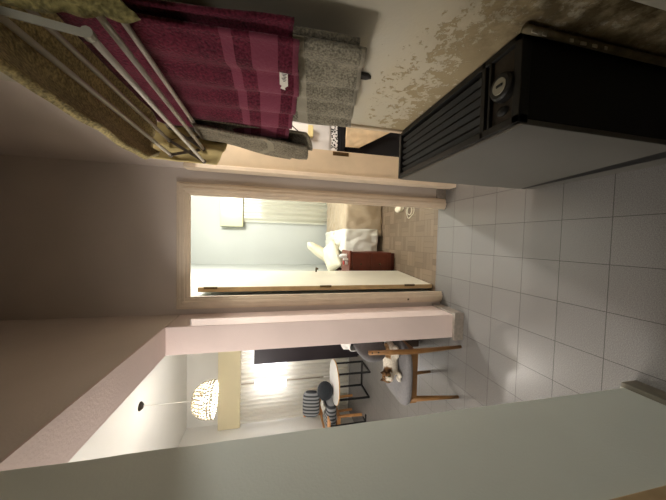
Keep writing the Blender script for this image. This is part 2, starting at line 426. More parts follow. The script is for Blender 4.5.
# bedroom side walls
struct(MB().box(-.62, -.475, YW+.1, YF, 0, ZC), 'wall_bedroom_left', 'plaster_bedroom')
struct(MB().box(2.4, 2.5, YW+.1, YF, 0, ZC), 'wall_bedroom_right', 'plaster_bedroom')
# side room behind the right doorway
struct(MB().box(2.2, 2.3, .2, YW, 0, ZH).box(XR+.13, 2.2, .2, .3, 0, ZH), 'wall_side_room', 'plaster_hall')
struct(MB().box(XR+.13, 2.3, .2, YW, 2.7, 2.8), 'ceiling_side_room', 'plaster_hall')

# baseboards
struct(MB().box(XLL-.015, XL+.018, 1.825, 1.85, 0, .085).box(XL, XL+.018, 1.85, YW-.002, 0, .085), 'baseboard_pillar', 'grey_base', bevel=.002)
struct(MB().box(XL, XL+.02, YS, .79, 0, .085), 'baseboard_left', 'olive_base', bevel=.002)
struct(MB().box(XLL, XL-.001, .782, .792, 0, .085), 'baseboard_end', 'white_base')
struct(MB().box(.392, .47, YW-.02, YW, 0, .085), 'baseboard_back', 'grey_base', bevel=.002)

# bedroom doorway: moulded casing, lining
def casing(mb, x0, x1, zt, w, y0, y1):
    mb.box(x0-w, x0, y0, y1, 0, zt+w); mb.box(x1, x1+w, y0, y1, 0, zt+w); mb.box(x0, x1, y0, y1, zt, zt+w)
m = MB()
casing(m, -.446, .297, 2.092, .093, 2.122, YW)
casing(m, -.458, .309, 2.104, .066, 2.112, 2.124)
casing(m, -.478, .329, 2.124, .022, 2.106, 2.114)
struct(m, 'trim_1', 'cream_paint', bevel=.005, bseg=3)
m = MB(); casing(m, -.468, .316, 2.136, .03, YW-.002, 2.25)
struct(m, 'door_1_frame', 'cream_paint', bevel=.003)
m = MB()   # hinge plates low on the casing and stray screw holes
m.box(-.515, -.50, 2.110, 2.1125, .33, .345); m.box(-.495, -.49, 2.110, 2.1125, .42, .425)
struct(m, 'trim_4', 'brass_dark')
# side doorway: casing and deep jamb board
struct(MB().box(.465, .495, 1.985, 2.075, 0, 2.1).box(.472, .495, 2.075, 2.115, 0, 2.1), 'trim_2', 'cream_paint', bevel=.004)
struct(MB().box(.495, .675, 2.0, 2.045, 0, 2.1), 'door_3_frame', 'tan_paint', bevel=.003)
struct(MB().box(XR-.012, XR+.14, 1.268, 1.292, 0, 2.1), 'trim_3', 'tan_paint', bevel=.004)
struct(MB().box(XR-.03, XR, .10, .448, 0, 2.15), 'trim_5', 'white_base', bevel=.004)
struct(MB().box(XL, XL+.014, .1, .422, 0, 2.15), 'trim_6', 'door_edge', bevel=.003)

# bedroom door leaf, swung in against the left wall
dr = empty('door_2', (-.425, 2.245, 0), None, None); dr['kind'] = 'structure'
ax = Vector((.045, .72, 0)); L_ = ax.length; ax.normalize(); nx = Vector((ax.y, -ax.x, 0))
Mdoor = Matrix((ax, nx, Vector((0, 0, 1)))).transposed()
h = Vector((-.405, 2.262, 0))
def dbox(mb, a0, a1, n0, n1, z0, z1):
    c = h + ax*(a0+a1)/2 + nx*(n0+n1)/2; c.z = (z0+z1)/2
    return mb.obox(c, ((a1-a0)/2, (n1-n0)/2, (z1-z0)/2), Mdoor)
tag(dbox(MB(), 0, L_, -.034, 0, .012, 2.075).build('door_leaf', 'leaf_paint', dr, bevel=.003), kind='structure')
dbox(MB(), -.004, 0, -.036, .002, .012, 2.075).build('door_edge', 'door_edge', dr)
m = MB()
for z in (.25, 1.05, 1.98): dbox(m, -.012, .0, -.01, .006, z-.05, z+.05)
m.build('hinge', 'brass_dark', dr)
m = MB(); c = h + ax*(L_-.06) + nx*.0
m.tube([c+Vector((0, 0, 1.03)), c+nx*.045+Vector((0, 0, 1.03)), c+nx*.05-ax*.1+Vector((0, 0, 1.03))], .009)
m.build('door_handle', 'brass_dark', dr, smooth=True)

# strike plate on the side jamb
sp = MB().box(.640, .668, 1.997, 2.0, .945, 1.07); sp.box(.648, .661, 1.995, 1.9985, .99, 1.03)
tag(sp.build('strike_plate', 'brass_dark', bevel=.001), 'dark metal strike plate screwed to the tan side door jamb', 'strike plate')

# ------------------------------------------------------------------ windows
def window(prefix, x0, x1, z0, z1, glow_rects, glow, mull):
    m = MB(); y0, y1 = YF+.06, YF+.11
    m.box(x0, x1, y0, y1, z0, z0+.06); m.box(x0, x1, y0, y1, z1-.06, z1); m.box(x0, x0+.06, y0, y1, z0, z1); m.box(x1-.06, x1, y0, y1, z0, z1)
    for q in mull: m.box(q-.03, q+.03, y0, y1, z0, z1)
    w = struct(m, prefix, 'wood_window')
    g = MB()
    for a, b, c, d in glow_rects: g.box(a, b, YF+.19, YF+.2, c, d)
    tag(g.build('daylight', glow, w), kind='structure')
    return w
def shutter(name, x0, x1, z0, z1, hole):
    """roller shutter curtain: slats with gaps of rows of little slots"""
    m = MB(); y = YF+.13; n = int((z1-z0)/.05); wx = .055
    for i in range(n):
        a = z0+i*(z1-z0)/n; b = a+(z1-z0)/n
        if not hole[0] < (a+b)/2 < hole[1]:
            m.box(x0, x1, y, y+.012, a, b); continue
        m.box(x0, x1, y, y+.012, a, a+(b-a)*.55)
        k = int((x1-x0)/wx)
        for j in range(k): m.box(x0+j*wx, x0+j*wx+hole[2], y, y+.012, a+(b-a)*.55, b)
    return m
# living: two bright panes, shutter above let down with light slots
w1 = window('window_1', XLW+.02, -1.1, .5, 2.3, [(-3.1, -1.3, .6, 2.2)], 'daylight_living', (-2.61, -2.55))
tag(shutter('s', XLW+.05, -1.13, 1.80, 2.28, (1.82, 2.1, .048)).build('roller_shutter', 'wood_window', w1), kind='structure')
tag(MB().box(XLW+.05, -2.86, YF+.13, YF+.142, .53, 1.8).box(-1.8, -1.13, YF+.13, YF+.142, .53, 1.8).box(-2.86, -1.8, YF+.13, YF+.142, .53, 1.22).box(-2.64, -2.5, YF+.13, YF+.142, 1.22, 1.8).build('roller_shutter', 'wood_window', w1), kind='structure')
w2 = window('window_2', .30, 1.7, .5, 2.3, [(.36, 1.64, .56, 2.24)], 'daylight_bedroom', (1.0,))
tag(shutter('s', .33, 1.67, .53, 2.28, (1.70, 2.1, .036)).build('roller_shutter', 'wood_window', w2), kind='structure')

# roller shutter boxes
tag(MB().box(XLW+.004, -.95, YF-.17, YF-.002, 2.03, 2.392).build('shutter_box', 'pelmet_cream', bevel=.006), 'long pale yellow roller shutter box over the living room window', 'shutter box')
tag(MB().box(.182, 1.8, YF-.17, YF-.002, 2.013, 2.382).build('shutter_box', 'cream_gloss', bevel=.006), 'glossy cream roller shutter box over the bedroom window', 'shutter box')

def curtain(name, mat, x0, x1, z0, z1, y, folds, amp, label, group=None, seed=0):
    def f(u, v):
        x = x0+(x1-x0)*u; p = folds*2*PI*u + 1.2*nz(u*4, v*1.2, seed)
        a = amp*(.55+.45*v)*(1+.5*nz(u*9, seed+3))
        return Vector((x+.006*nz(u*20, v*3, seed), y+a*math.sin(p), z1+(z0-z1)*v))
    o = MB().grid(f, int(folds*12), 14).build(name, mat, smooth=True)
    return tag(o, label, 'curtain', group)
curtain('curtain', 'curtain_living', XLW+.03, -2.62, .06, 2.035, YF-.10, 9, .022, 'sheer cream curtain panel beside the living room left wall', 'living room curtains', 1)
curtain('curtain', 'curtain_living', -2.6, -1.0, .06, 2.035, YF-.085, 19, .022, 'wide sheer cream curtain panel behind the tall black cabinet', 'living room curtains', 5)
curtain('curtain', 'curtain_bedroom', .27, 1.75, .45, 2.02, YF-.10, 15, .022, 'pale cream curtain hanging under the bedroom shutter box', None, 9)
tag(MB().tube([(XLW+.01, YF-.09, 2.024), (-.96, YF-.09, 2.024)], .006).build('curtain_rail', 'rod_metal'), 'thin metal curtain rail under the living room shutter box', 'curtain rail')
tag(MB().tube([(.25, YF-.10, 2.009), (1.78, YF-.10, 2.009)], .006).build('curtain_rail', 'rod_metal'), 'thin metal curtain rail under the bedroom shutter box', 'curtain rail')

# ------------------------------------------------------------------ bedroom
bed = empty('bed', (.55, 4.2, 0), 'single bed under a taupe cover standing by the bedroom window wall', 'bed')
MB().box(-.44, 1.5, 3.66, 4.8, .10, .24).build('bed_frame', 'bed_dark', bed, bevel=.01)
for x in (-.4, 1.42):
    for y in (3.7, 4.72): MB().box(x, x+.06, y, y+.06, 0, .10).build('leg', 'bed_dark', bed)
MB().box(-.43, 1.48, 3.6, 4.82, .24, .52).build('mattress', 'sheet_white', bed, bevel=.05, bseg=4)
MB().box(-.472, -.44, 3.6, 4.85, .10, .56).build('headboard', 'mahogany_dark', bed, bevel=.01)
def drape(x0, x1, z_low, lift, seed, skew=0, wr=.012, y_front=3.57, depth=1.2):
    """cover over mattress: flat on top, over the front edge, hanging to z_low"""
    def f(u, v):
        x = x0+(x1-x0)*u
        top = .525+lift
        s = v*(depth+ .06 + (top-z_low))
        if s < depth: p = Vector((x, y_front+.04+depth-s, top))
        elif s < depth+.06:
            a = (s-depth)/.06*PI/2; p = Vector((x, y_front+.04-.04*math.sin(a), top-.04*(1-math.cos(a))))
        else:
            d = s-depth-.06; p = Vector((x, y_front-.02*math.sin(d*5), top-.04-d))
        p.x += skew*v
        k = nz(x*7, s*5, seed)+.6*nz(x*16, s*9, seed+2)
        p.y += wr*k*(1 if s > depth else .2) - (wr if s > depth else 0)*.6; p.z += wr*1.3*abs(k)*(1 if s < depth else 0)
        return p
    return f
tag(MB().grid(drape(.06, 1.5, .05, .012, 3, wr=.024), 60, 70).build('bed_cover', 'cover_taupe', smooth=True, solid=.012), 'crumpled taupe bed cover hanging over the front side of the bed', 'bed cover')
tag(MB().grid(drape(-.19, .12, .12, .034, 8, skew=.04, wr=.026, y_front=3.525), 30, 70).build('bed_sheet', 'sheet_white', smooth=True, solid=.012), 'white sheet folded back over the taupe bed cover', 'sheet')
def pillow(c, half, M, name, mat, label):
    def f(u, v):
        a, b = 2*u-1, 2*v-1
        return a, b
    m = MB(); n = 16
    for sgn in (1, -1):
        def g(u, v, sgn=sgn):
            a, b = 2*u-1, 2*v-1
            t = (max(0, 1-a**4)*max(0, 1-b**4))**.55
            q = 1-.10*(1-abs(a))*abs(b)
            return Vector(c)+M @ Vector((a*half[0]*(1-.08*(b*b)*(1-a*a)), b*half[1]*(1-.08*(a*a)*(1-b*b)), sgn*t*half[2]*(1+.25*nz(a*2.3, b*2.1, c[0]*7))))
        m.grid(g, n, n)
    bmesh.ops.remove_doubles(m.bm, verts=m.bm.verts[:], dist=.0015)
    return tag(m.build(name, mat, smooth=True), label, 'pillow', 'bed pillows')
pillow((-.22, 4.28, .75), (.26, .3, .075), Matrix.Rotation(-.95, 3, 'Y') @ Matrix.Rotation(.15, 3, 'Z'), 'pillow', 'pillow_cream', 'cream pillow propped upright at the head of the bed')
pillow((-.26, 3.86, .65), (.2, .24, .065), Matrix.Rotation(-.3, 3, 'Y') @ Matrix.Rotation(.3, 3, 'Z') @ Matrix.Rotation(.25, 3, 'X'), 'pillow', 'pillow_cream', 'cream pillow lying on the bed just behind the nightstand')

ns = empty('nightstand', (-.28, 3.27, 0), 'reddish brown wooden nightstand between the open door and the bed', 'nightstand')
MB().box(-.44, -.145, 3.10, 3.45, .05, .575).build('body', 'mahogany', ns, bevel=.004)
MB().box(-.455, -.130, 3.08, 3.46, .575, .60).build('top', 'mahogany', ns, bevel=.005)
for z in (.1, .345):
    d = MB().box(-.425, -.16, 3.084, 3.1, z, z+.215).build('drawer', 'mahogany', ns, bevel=.004)
    MB().ball((-.29, 3.072, z+.11), .012, 10).build('knob', 'brass_dark', d, smooth=True)
MB().box(-.43, -.155, 3.12, 3.44, 0, .05).build('plinth', 'mahogany_dark', ns)
b = empty('lotion_bottle', (-.20, 3.2, .6), 'small white bottle with a pump standing on the nightstand', 'bottle')
MB().lathe([(.0, 0), (.026, 0), (.028, .01), (.028, .075), (.02, .09), (.011, .095), (.011, .105), (0, .105)], (-.20, 3.2, .6), 16).build('body', 'white_plastic', b, smooth=True)
MB().lathe([(0, .105), (.007, .105), (.007, .12), (.014, .122), (.014, .13), (0, .13)], (-.20, 3.2, .6), 12).build('cap', 'white_plastic', b, smooth=True)
b = empty('jar', (-.285, 3.17, .6), 'little white jar with a red lid on the nightstand', 'jar')
MB().lathe([(0, 0), (.024, 0), (.024, .04), (0, .04)], (-.285, 3.17, .6), 16).build('body', 'white_plastic', b, smooth=True)
MB().lathe([(0, .04), (.025, .04), (.025, .055), (0, .055)], (-.285, 3.17, .6), 16).build('lid', 'red_plastic', b, smooth=True)
tag(MB().box(-.25, -.225, 3.13, 3.16, .601, .66).build('tissue_pack', 'white_plastic', bevel=.004), 'small white tissue pack at the front edge of the nightstand', 'tissue pack')

# slipper and cord loop on the parquet
sl = MB()
sl.ball((.395, 3.0, .012), (.045, .12, .012), 20)
sl.ball((.395, 2.955, .035), (.045, .06, .03), 20)
tag(sl.build('slipper', 'slipper', smooth=True), 'pale cream slipper lying on the parquet beside the door frame', 'slipper')
pts = []
for i in range(40):
    a = 2*PI*i/39; pts.append((.345+.075*math.cos(a)*(1+.2*math.sin(3*a)), 2.74+.085*math.sin(a), .007+.002*math.sin(5*a)))
pts2 = [(.345+.045*math.cos(2*PI*i/24), 2.74+.05*math.sin(2*PI*i/24), .014) for i in range(22)]
tag(MB().tube(pts, .005, 6).tube(pts2, .005, 6).build('cord_loop', 'cord_white', smooth=True), 'loop of white cord lying on the parquet near the slipper', 'cord')

# bedroom ceiling lamp (pendant bulb holder), out of line with the doorway
bl = empty('bedroom_pendant', (.74, 3.2, 2.93), 'bare white pendant bulb holder hanging from the bedroom ceiling', 'lamp')
MB().lathe([(0, 0), (.045, 0), (.045, -.02), (0, -.02)], (.74, 3.2, 2.93), 18).build('canopy', 'white_plastic', bl, smooth=True)
MB().tube([(.74, 3.2, 2.91), (.74, 3.2, 2.52)], .004, 6).build('cable', 'white_plastic', bl)
MB().lathe([(0, 0), (.02, 0), (.022, -.05), (0, -.05)], (.74, 3.2, 2.52), 14).build('socket', 'white_plastic', bl, smooth=True)

# ------------------------------------------------------------------ living room
lamp = empty('pendant_lamp', (-1.92, 3.3, ZC), 'dome shaped pendant lamp of crystal beads glowing in the living room', 'lamp')
lx, ly = -1.92, 3.3
MB().lathe([(0, 0), (.05, 0), (.05, -.008), (.03, -.03), (.012, -.036), (0, -.036)], (lx, ly, ZC), 24).build('canopy', 'chrome_dark', lamp, smooth=True)
MB().tube([(lx, ly, ZC-.03), (lx, ly, 2.41)], .0035, 8).build('cable', 'white_plastic', lamp)
R0, H0, zb = .205, .185, 2.165
def dome(t): return R0*math.cos(t*PI/2*.86)**.75, zb+.03+H0*math.sin(t*PI/2*.86)/math.sin(PI/2*.86)
fr = MB()
for rr, zz in ((R0, zb+.03), (R0*.985, zb+.0), dome(.35), dome(.98)):
    fr.tube([(lx+rr*math.cos(2*PI*k/40), ly+rr*math.sin(2*PI*k/40), zz) for k in range(41)], .0045, 6)
for k in range(8):
    a = 2*PI*k/8; fr.tube([(lx+dome(t/8*.98)[0]*math.cos(a), ly+dome(t/8*.98)[0]*math.sin(a), dome(t/8*.98)[1]) for t in range(9)], .003, 6)
fr.lathe([(0, .0), (.02, 0), (.03, -.03), (0, -.03)], (lx, ly, 2.39), 16)
fr.build('shade_frame', 'lamp_gold', lamp, smooth=True)
bd = MB()
for row in range(9):
    t = row/8*.97; r, z = dome(t); n = max(8, int(2*PI*r/.042))
    for k in range(n):
        a = 2*PI*(k+.5*(row % 2))/n
        M = Matrix.Rotation(a, 3, 'Z')
        bd.ball((lx+r*math.cos(a), ly+r*math.sin(a), z), (.009, .015, .017), 8, M)
for k in range(40):
    a = 2*PI*k/40
    bd.ball((lx+R0*math.cos(a), ly+R0*math.sin(a), zb-.005), (.009, .014, .018), 8, Matrix.Rotation(a, 3, 'Z'))
tag(bd.build('crystal_beads', 'beads', lamp, smooth=True), kind='stuff')
MB().ball((lx, ly, 2.28), (.035, .035, .05), 16).build('bulb', 'bulb_glow', lamp, smooth=True)

# tall black cabinet in front of the curtain
cb = empty('cabinet', (-1.9, 4.5, 0), 'tall black cabinet standing in front of the living room curtain', 'cabinet')
Mc = Matrix.Rotation(.28, 3, 'Z'); cc = Vector((-1.80, 4.62, 0))
def cbx(mb, x0, x1, y0, y1, z0, z1): return mb.obox(cc+Mc @ Vector(((x0+x1)/2, (y0+y1)/2, 0))+Vector((0, 0, (z0+z1)/2)), ((x1-x0)/2, (y1-y0)/2, (z1-z0)/2), Mc)
cbx(MB(), -.30, .30, -.19, .08, .03, 1.775).build('body', 'cabinet_black', cb, bevel=.006)
cbx(MB(), -.295, -.003, -.206, -.19, .06, 1.765).build('door', 'cabinet_black', cb, bevel=.004)
cbx(MB(), .003, .295, -.206, -.19, .06, 1.765).build('door', 'cabinet_black', cb, bevel=.004)
cbx(MB(), -.28, .28, -.17, .06, 0, .03).build('plinth', 'black_metal', cb)
# low dark brown chest beside the pier
ch = empty('chest', (-.9, 2.7, 0), 'low dark brown wooden chest behind the grey dining chair', 'chest')
MB().box(-1.075, -.78, 2.42, 2.95, .03, .42).build('body', 'dark_brown', ch, bevel=.004)
MB().box(-1.08, -.775, 2.41, 2.96, .42, .445).build('lid', 'dark_brown', ch, bevel=.004)
MB().box(-1.02, -.79, 2.44, 2.93, 0, .03).build('plinth', 'black_metal', ch)

# dining chair, facing into the living room
dc = empty('dining_chair', (-1.06, 2.05, 0), 'grey upholstered wooden dining chair with a cat lying on its seat', 'chair')
def sup(n, hx, hy, cx, cy, e=3.6):
    o = []
    for k in range(n):
        a = 2*PI*k/n; c_, s_ = math.cos(a), math.sin(a)
        o.append((cx+hx*math.copysign(abs(c_)**(2/e), c_), cy+hy*math.copysign(abs(s_)**(2/e), s_)))
    return o
m = MB(); P = sup(48, .25, .24, -1.075, 2.05)
lay = [(.90, .432), (.98, .44), (1., .455), (.985, .472), (.93, .484), (.7, .492), (.35, .496)]
rings = [[m.bm.verts.new((-1.075+(x+1.075)*k, 2.05+(y-2.05)*k, z)) for x, y in P] for k, z in lay]
for a, b_ in zip(rings, rings[1:]):
    for k in range(48): m.bm.faces.new((a[k], a[(k+1) % 48], b_[(k+1) % 48], b_[k]))
m.bm.faces.new(rings[0][::-1]); m.bm.faces.new(rings[-1])
m.build('seat', 'chair_fabric', dc, smooth=True)
MB().box(-1.28, -1.255, 1.87, 2.25, .37, .432).box(-.89, -.865, 1.87, 2.25, .37, .432).box(-1.28, -.865, 1.862, 1.885, .37, .432).box(-1.28, -.865, 2.215, 2.238, .37, .432).build('seat_rail', 'chair_wood', dc, bevel=.004)
def leg(a, b, c=None, r=(.012, .02, .018)):
    p = [a, b] + ([c] if c else []); return MB().tube(p, list(r[:len(p)]), 12)
leg((-.846, 1.848, 0), (-.862, 1.86, .43), (-.84, 1.845, .79), (.012, .021, .016)).build('leg', 'chair_wood', dc, smooth=True)
leg((-.846, 2.252, 0), (-.862, 2.24, .43), (-.84, 2.255, .79), (.012, .021, .016)).build('leg', 'chair_wood', dc, smooth=True)
leg((-1.267, 1.853, 0), (-1.25, 1.875, .43), r=(.012, .022)).build('leg', 'chair_wood', dc, smooth=True)
leg((-1.255, 2.255, 0), (-1.245, 2.23, .43), r=(.012, .022)).build('leg', 'chair_wood', dc, smooth=True)
def backpt(s, off, z):      # s -1..1 around an arc in plan, off outward
    a = s*.95; r = .235+off
    return Vector((-1.035+ .0+ r*math.cos(a)*.85, 2.05+r*math.sin(a)*1.05, z))
m = MB()
def bf(u, v):
    s = 2*u-1; a = 2*PI*v
    hgt = .125*math.sqrt(max(.0, 1-abs(s)**3.2))+.004; th = .03*math.sqrt(max(.0, 1-abs(s)**4))+.003
    return backpt(s, th*math.cos(a)-.005, .735+hgt*math.copysign(abs(math.sin(a))**.8, math.sin(a)))
m.grid(bf, 30, 20); bmesh.ops.remove_doubles(m.bm, verts=m.bm.verts[:], dist=.0008)
m.build('backrest', 'chair_fabric', dc, smooth=True)
for y, s in ((1.848, -1), (2.252, 1)):
    for z in (.72, .77): MB().tube([(-.838, y+.012*s, z), (-.836, y+.019*s, z)], .006, 10).build('screw', 'chrome_dark', dc)
# white cloth draped over the far end of the backrest
def cf(u, v):
    s = -.3+1.4*u; a = -.5+(PI+1.0)*v   # inner bottom -> over the top -> outer bottom
    t = v
    if t < .42: z = .66+.225*(t/.42); off = -.058
    elif t < .58: q = (t-.42)/.16; z = .885+.014*math.sin(PI*q); off = -.058+.116*q
    else: z = .885-.24*((t-.58)/.42); off = .058
    w = .006*math.sin(u*17+z*9)
    return backpt(s*.98, off+w, z+.012*nz(u*6, 2)-.05*max(0, s-.6)*(0 if .4 < t < .6 else 1))
tag(MB().grid(cf, 30, 26).build('white_cloth', 'cloth_white', smooth=True, solid=.006), 'white cloth draped over the back of the grey dining chair', 'cloth')

# the cat: one continuous body lying on the seat, head turned to the hall
def CT(p, o=Vector((-.955, 2.02, .495))): return o+(Vector(p)-o)*.86+Vector((.035, 0, 0))
def CTI(p, o=Vector((-.955, 2.02, .495))): return o+(Vector(p)-Vector((.035, 0, 0))-o)/.86
def make_cat():
    mball = bpy.data.metaballs.new('catm'); mo = bpy.data.objects.new('catm', mball); C.objects.link(mo)
    mball.resolution = .012; mball.threshold = .25
    def el(c, r, s=(1, 1, 1), rot=None):
        e = mball.elements.new(); e.type = 'ELLIPSOID'; e.co = c; e.radius = r*1.45; e.size_x, e.size_y, e.size_z = s; e.stiffness = 2
        if rot: e.rotation = rot
    # local metres, body along +x (rump) to -x (chest), on z=0
    z0 = .495
    el((-.955, 2.02, z0+.055), .088, (1.05, 1.0, .72))   # rump
    el((-1.03, 1.99, z0+.06), .085, (1.1, .95, .75))
    el((-1.09, 1.965, z0+.062), .072, (1, .95, .85))     # chest
    el((-1.125, 1.935, z0+.10), .050)                     # neck
    el((-1.135, 1.905, z0+.118), .054, (1.05, .98, .92))  # head
    el((-1.137, 1.865, z0+.104), .026, (1, .95, .8))      # muzzle
    el((-1.115, 1.88, z0+.018), .03, (.8, 1.5, .5))       # fore paws
    el((-1.16, 1.885, z0+.018), .028, (.8, 1.4, .5))
    el((-.93, 1.94, z0+.024), .05, (1.2, .9, .5))         # hind foot
    el((-.90, 2.08, z0+.02), .03, (1, 1.6, .6)); el((-.95, 2.13, z0+.018), .026, (1.6, 1, .6)); el((-1.01, 2.14, z0+.016), .022, (1.6, 1, .6))  # tail
    for dx in (-.032, .032):
        el((-1.135+dx, 1.912, z0+.165), .017, (.85, .5, 1.1)); el((-1.135+dx*1.1, 1.912, z0+.18), .009, (.8, .5, 1.2))
    dg = bpy.context.evaluated_depsgraph_get(); dg.update()
    me = bpy.data.meshes.new_from_object(mo.evaluated_get(dg)); me.name = 'cat'
    bpy.data.objects.remove(mo); bpy.data.metaballs.remove(mball)
    base = Vector((-.995, 2.0, z0-.002))
    for v in me.vertices: v.co = CT(v.co)
    zmin = min(v.co.z for v in me.vertices)
    for v in me.vertices:
        v.co -= base
    ca = me.color_attributes.new('fur', 'FLOAT_COLOR', 'POINT')
    white, tabby, dark, tan = lin((226, 216, 200)), lin((132, 100, 68)), lin((78, 58, 42)), lin((176, 138, 98))
    for i, v in enumerate(me.vertices):
        w = CTI(v.co+base); col = white
        hd = (w-Vector((-1.135, 1.905, z0+.118)))
        if hd.length < .085 and w.z > z0+.075:
            st = math.sin(hd.x*210+2*math.sin(hd.z*60)); col = tabby if st > -.1 else dark
            if abs(hd.x+.0) < .017 and hd.y < -.02 and hd.z < .035 or (hd.y < -.025 and hd.z < -.008): col = white
            if hd.z > .045 and abs(hd.x) > .02: col = dark
        elif w.x > -.99 and w.z > z0+.085: col = tabby if math.sin(w.x*150+w.y*40) > 0 else tan
        elif w.y > 2.09: col = tabby if math.sin(w.x*150) > 0 else dark
        ca.data[i].color = (*col, 1)
    o = bpy.data.objects.new('cat', me); C.objects.link(o); o.location = base
    me.materials.clear(); me.materials.append(MATS['cat_fur'])
    for p in me.polygons: p.use_smooth = True
    tag(o, 'white and brown tabby cat lying on the grey chair seat, looking at the hall', 'cat')
    for dx in (-.02, .02): MB().ball(CT((-1.135+dx, 1.861, z0+.128)), (.008, .006, .008), 10).build('eye', 'cat_eye', o, smooth=True)
    MB().ball(CT((-1.137, 1.838, z0+.112)), (.006, .004, .004), 8).build('nose', 'cat_pink', o, smooth=True)
make_cat()

# round white side table with a black metal frame
tb = empty('side_table', (-2.24, 4.0, 0), 'round white side table on a black square tube frame', 'table')
MB().lathe([(0, 0), (.325, 0), (.33, .003), (.33, .019), (.326, .022), (0, .022)], (-2.24, 4.0, .513), 48).build('tabletop', 'table_white', tb, smooth=False)
MB().lathe([(.3305, .002), (.3325, .003), (.3325, .018), (.3305, .02)], (-2.24, 4.0, .513), 48).build('edge_band', 'table_edge', tb)
X0, X1, Y0, Y1 = -2.44, -2.04, 3.82, 4.18
for x in (X0, X1):
    for y in (Y0, Y1): MB().box(x-.011, x+.011, y-.011, y+.011, 0, .513).build('leg', 'black_metal', tb)
MB().bar((X0, Y0, .012), (X0, Y1, .012), .022, .022, (0, 0, 1)).bar((X0, Y1, .012), (X1, Y1, .012), .022, .022, (0, 0, 1)).bar((X1, Y0, .012), (X1, Y1, .012), .022, .022, (0, 0, 1)).build('floor_bar', 'black_metal', tb)
MB().box(X0, X1, Y0-.01, Y0+.01, .493, .513).box(X0, X1, Y1-.01, Y1+.01, .493, .513).box(X0-.01, X0+.01, Y0, Y1, .493, .513).box(X1-.01, X1+.01, Y0, Y1, .493, .513).build('top_rail', 'black_metal', tb)
m = MB(); m.ball((-2.41, 4.06, .535+.125), (.14, .14, .125), 28)
tag(m.build('round_cushion', 'cushion_black', smooth=True), 'round black cushion resting on the white side table', 'cushion')

# striped lounge chair by the left wall
ac = empty('armchair', (-2.98, 4.36, 0), 'oak framed armchair with grey striped cushions near the curtain', 'armchair')
def cush(c, half, M, name):
    m = MB()
    def g(u, v):
        a = 2*PI*v; x = (2*u-1); k = (1-abs(x)**6)**.5 if abs(x) < 1 else 0
        cy, sz = math.cos(a), math.sin(a)
        p = Vector((x*half[0], half[1]*math.copysign(abs(cy)**.6, cy)*k, half[2]*math.copysign(abs(sz)**.7, sz)*k))
        return Vector(c)+M @ p
    m.grid(g, 24, 24, uvf=lambda u, v: (u*half[0]*2, v))
    bmesh.ops.remove_doubles(m.bm, verts=m.bm.verts[:], dist=.0005)
    return m.build(name, 'stripe_fabric', ac, smooth=True)
cush((-2.93, 4.34, .52), (.225, .25, .095), Matrix.Identity(3), 'seat_cushion')
cush((-2.93, 4.58, .80), (.235, .08, .15), Matrix.Rotation(-.2, 3, 'X'), 'back_cushion')
for x in (-3.2, -2.93):
    MB().bar((x, 4.14, 0), (x, 4.16, .62 if x < -3 else .40), .04, .03, (1, 0, 0)).build('leg', 'oak', ac, bevel=.004)
    MB().bar((x, 4.70, 0), (x, 4.67, .92 if x < -3 else .80), .04, .03, (1, 0, 0)).build('leg', 'oak', ac, bevel=.004)
MB().bar((-3.2, 4.10, .62), (-3.2, 4.68, .60), .03, .05, (1, 0, 0)).build('armrest', 'oak', ac, bevel=.006)
MB().box(-3.2, -2.92, 4.13, 4.16, .37, .425).box(-3.2, -2.92, 4.63, 4.66, .37, .425).box(-3.215, -3.185, 4.13, 4.66, .36, .42).box(-2.945, -2.915, 4.13, 4.66, .37, .425).build('seat_frame', 'oak', ac, bevel=.004)
for z in (.6, .70, .80): MB().bar((-3.2, 4.69, z), (-2.93, 4.69, z), .05, .018, (0, 1, 0)).build('back_slat', 'oak', ac, bevel=.003)
# fleecy throw between the round cushion and the stripes
def tf(u, v):
    a = -.12+.3*u; s = v
    return Vector((-2.80+a*.6+.02*nz(u*5, v*4), 4.18+.26*s, .64+.012*nz(u*7, v*7)+.015*math.sin(u*9)))
tag(MB().grid(tf, 20, 24).build('throw', 'fluff', smooth=True, solid=.02), 'small fluffy grey throw lying on the striped armchair seat', 'throw')
# small C shaped black metal table beside the armchair
ct = empty('snack_table', (-3.0, 3.95, 0), 'slim black metal table frame beside the striped armchair', 'table')
MB().box(-3.12, -2.80, 3.86, 4.02, .60, .62).build('tabletop', 'oak', ct, bevel=.003)
MB().box(-3.11, -3.09, 3.93, 3.95, .0, .60).box(-2.93, -2.91, 3.93, 3.95, 0, .60).build('leg', 'black_metal', ct)
MB().box(-3.12, -2.80, 3.93, 3.95, 0, .018).box(-3.11, -3.09, 3.8, 4.06, 0, .018).box(-2.93, -2.91, 3.8, 4.06, 0, .018).build('foot', 'black_metal', ct)

# ------------------------------------------------------------------ heater on the right
ht = empty('heater', (.44, .94, 0), 'large black gas heater with a grey front against the peeling wall', 'heater')
hx0, hx1, hy0, hy1, hz = .327, .562, .597, 1.30, .868
MB().box(hx0+.012, hx1, hy0+.004, hy1-.004, 0.0, hz-.03).build('body', 'heater_black_dark', ht, bevel=.004)
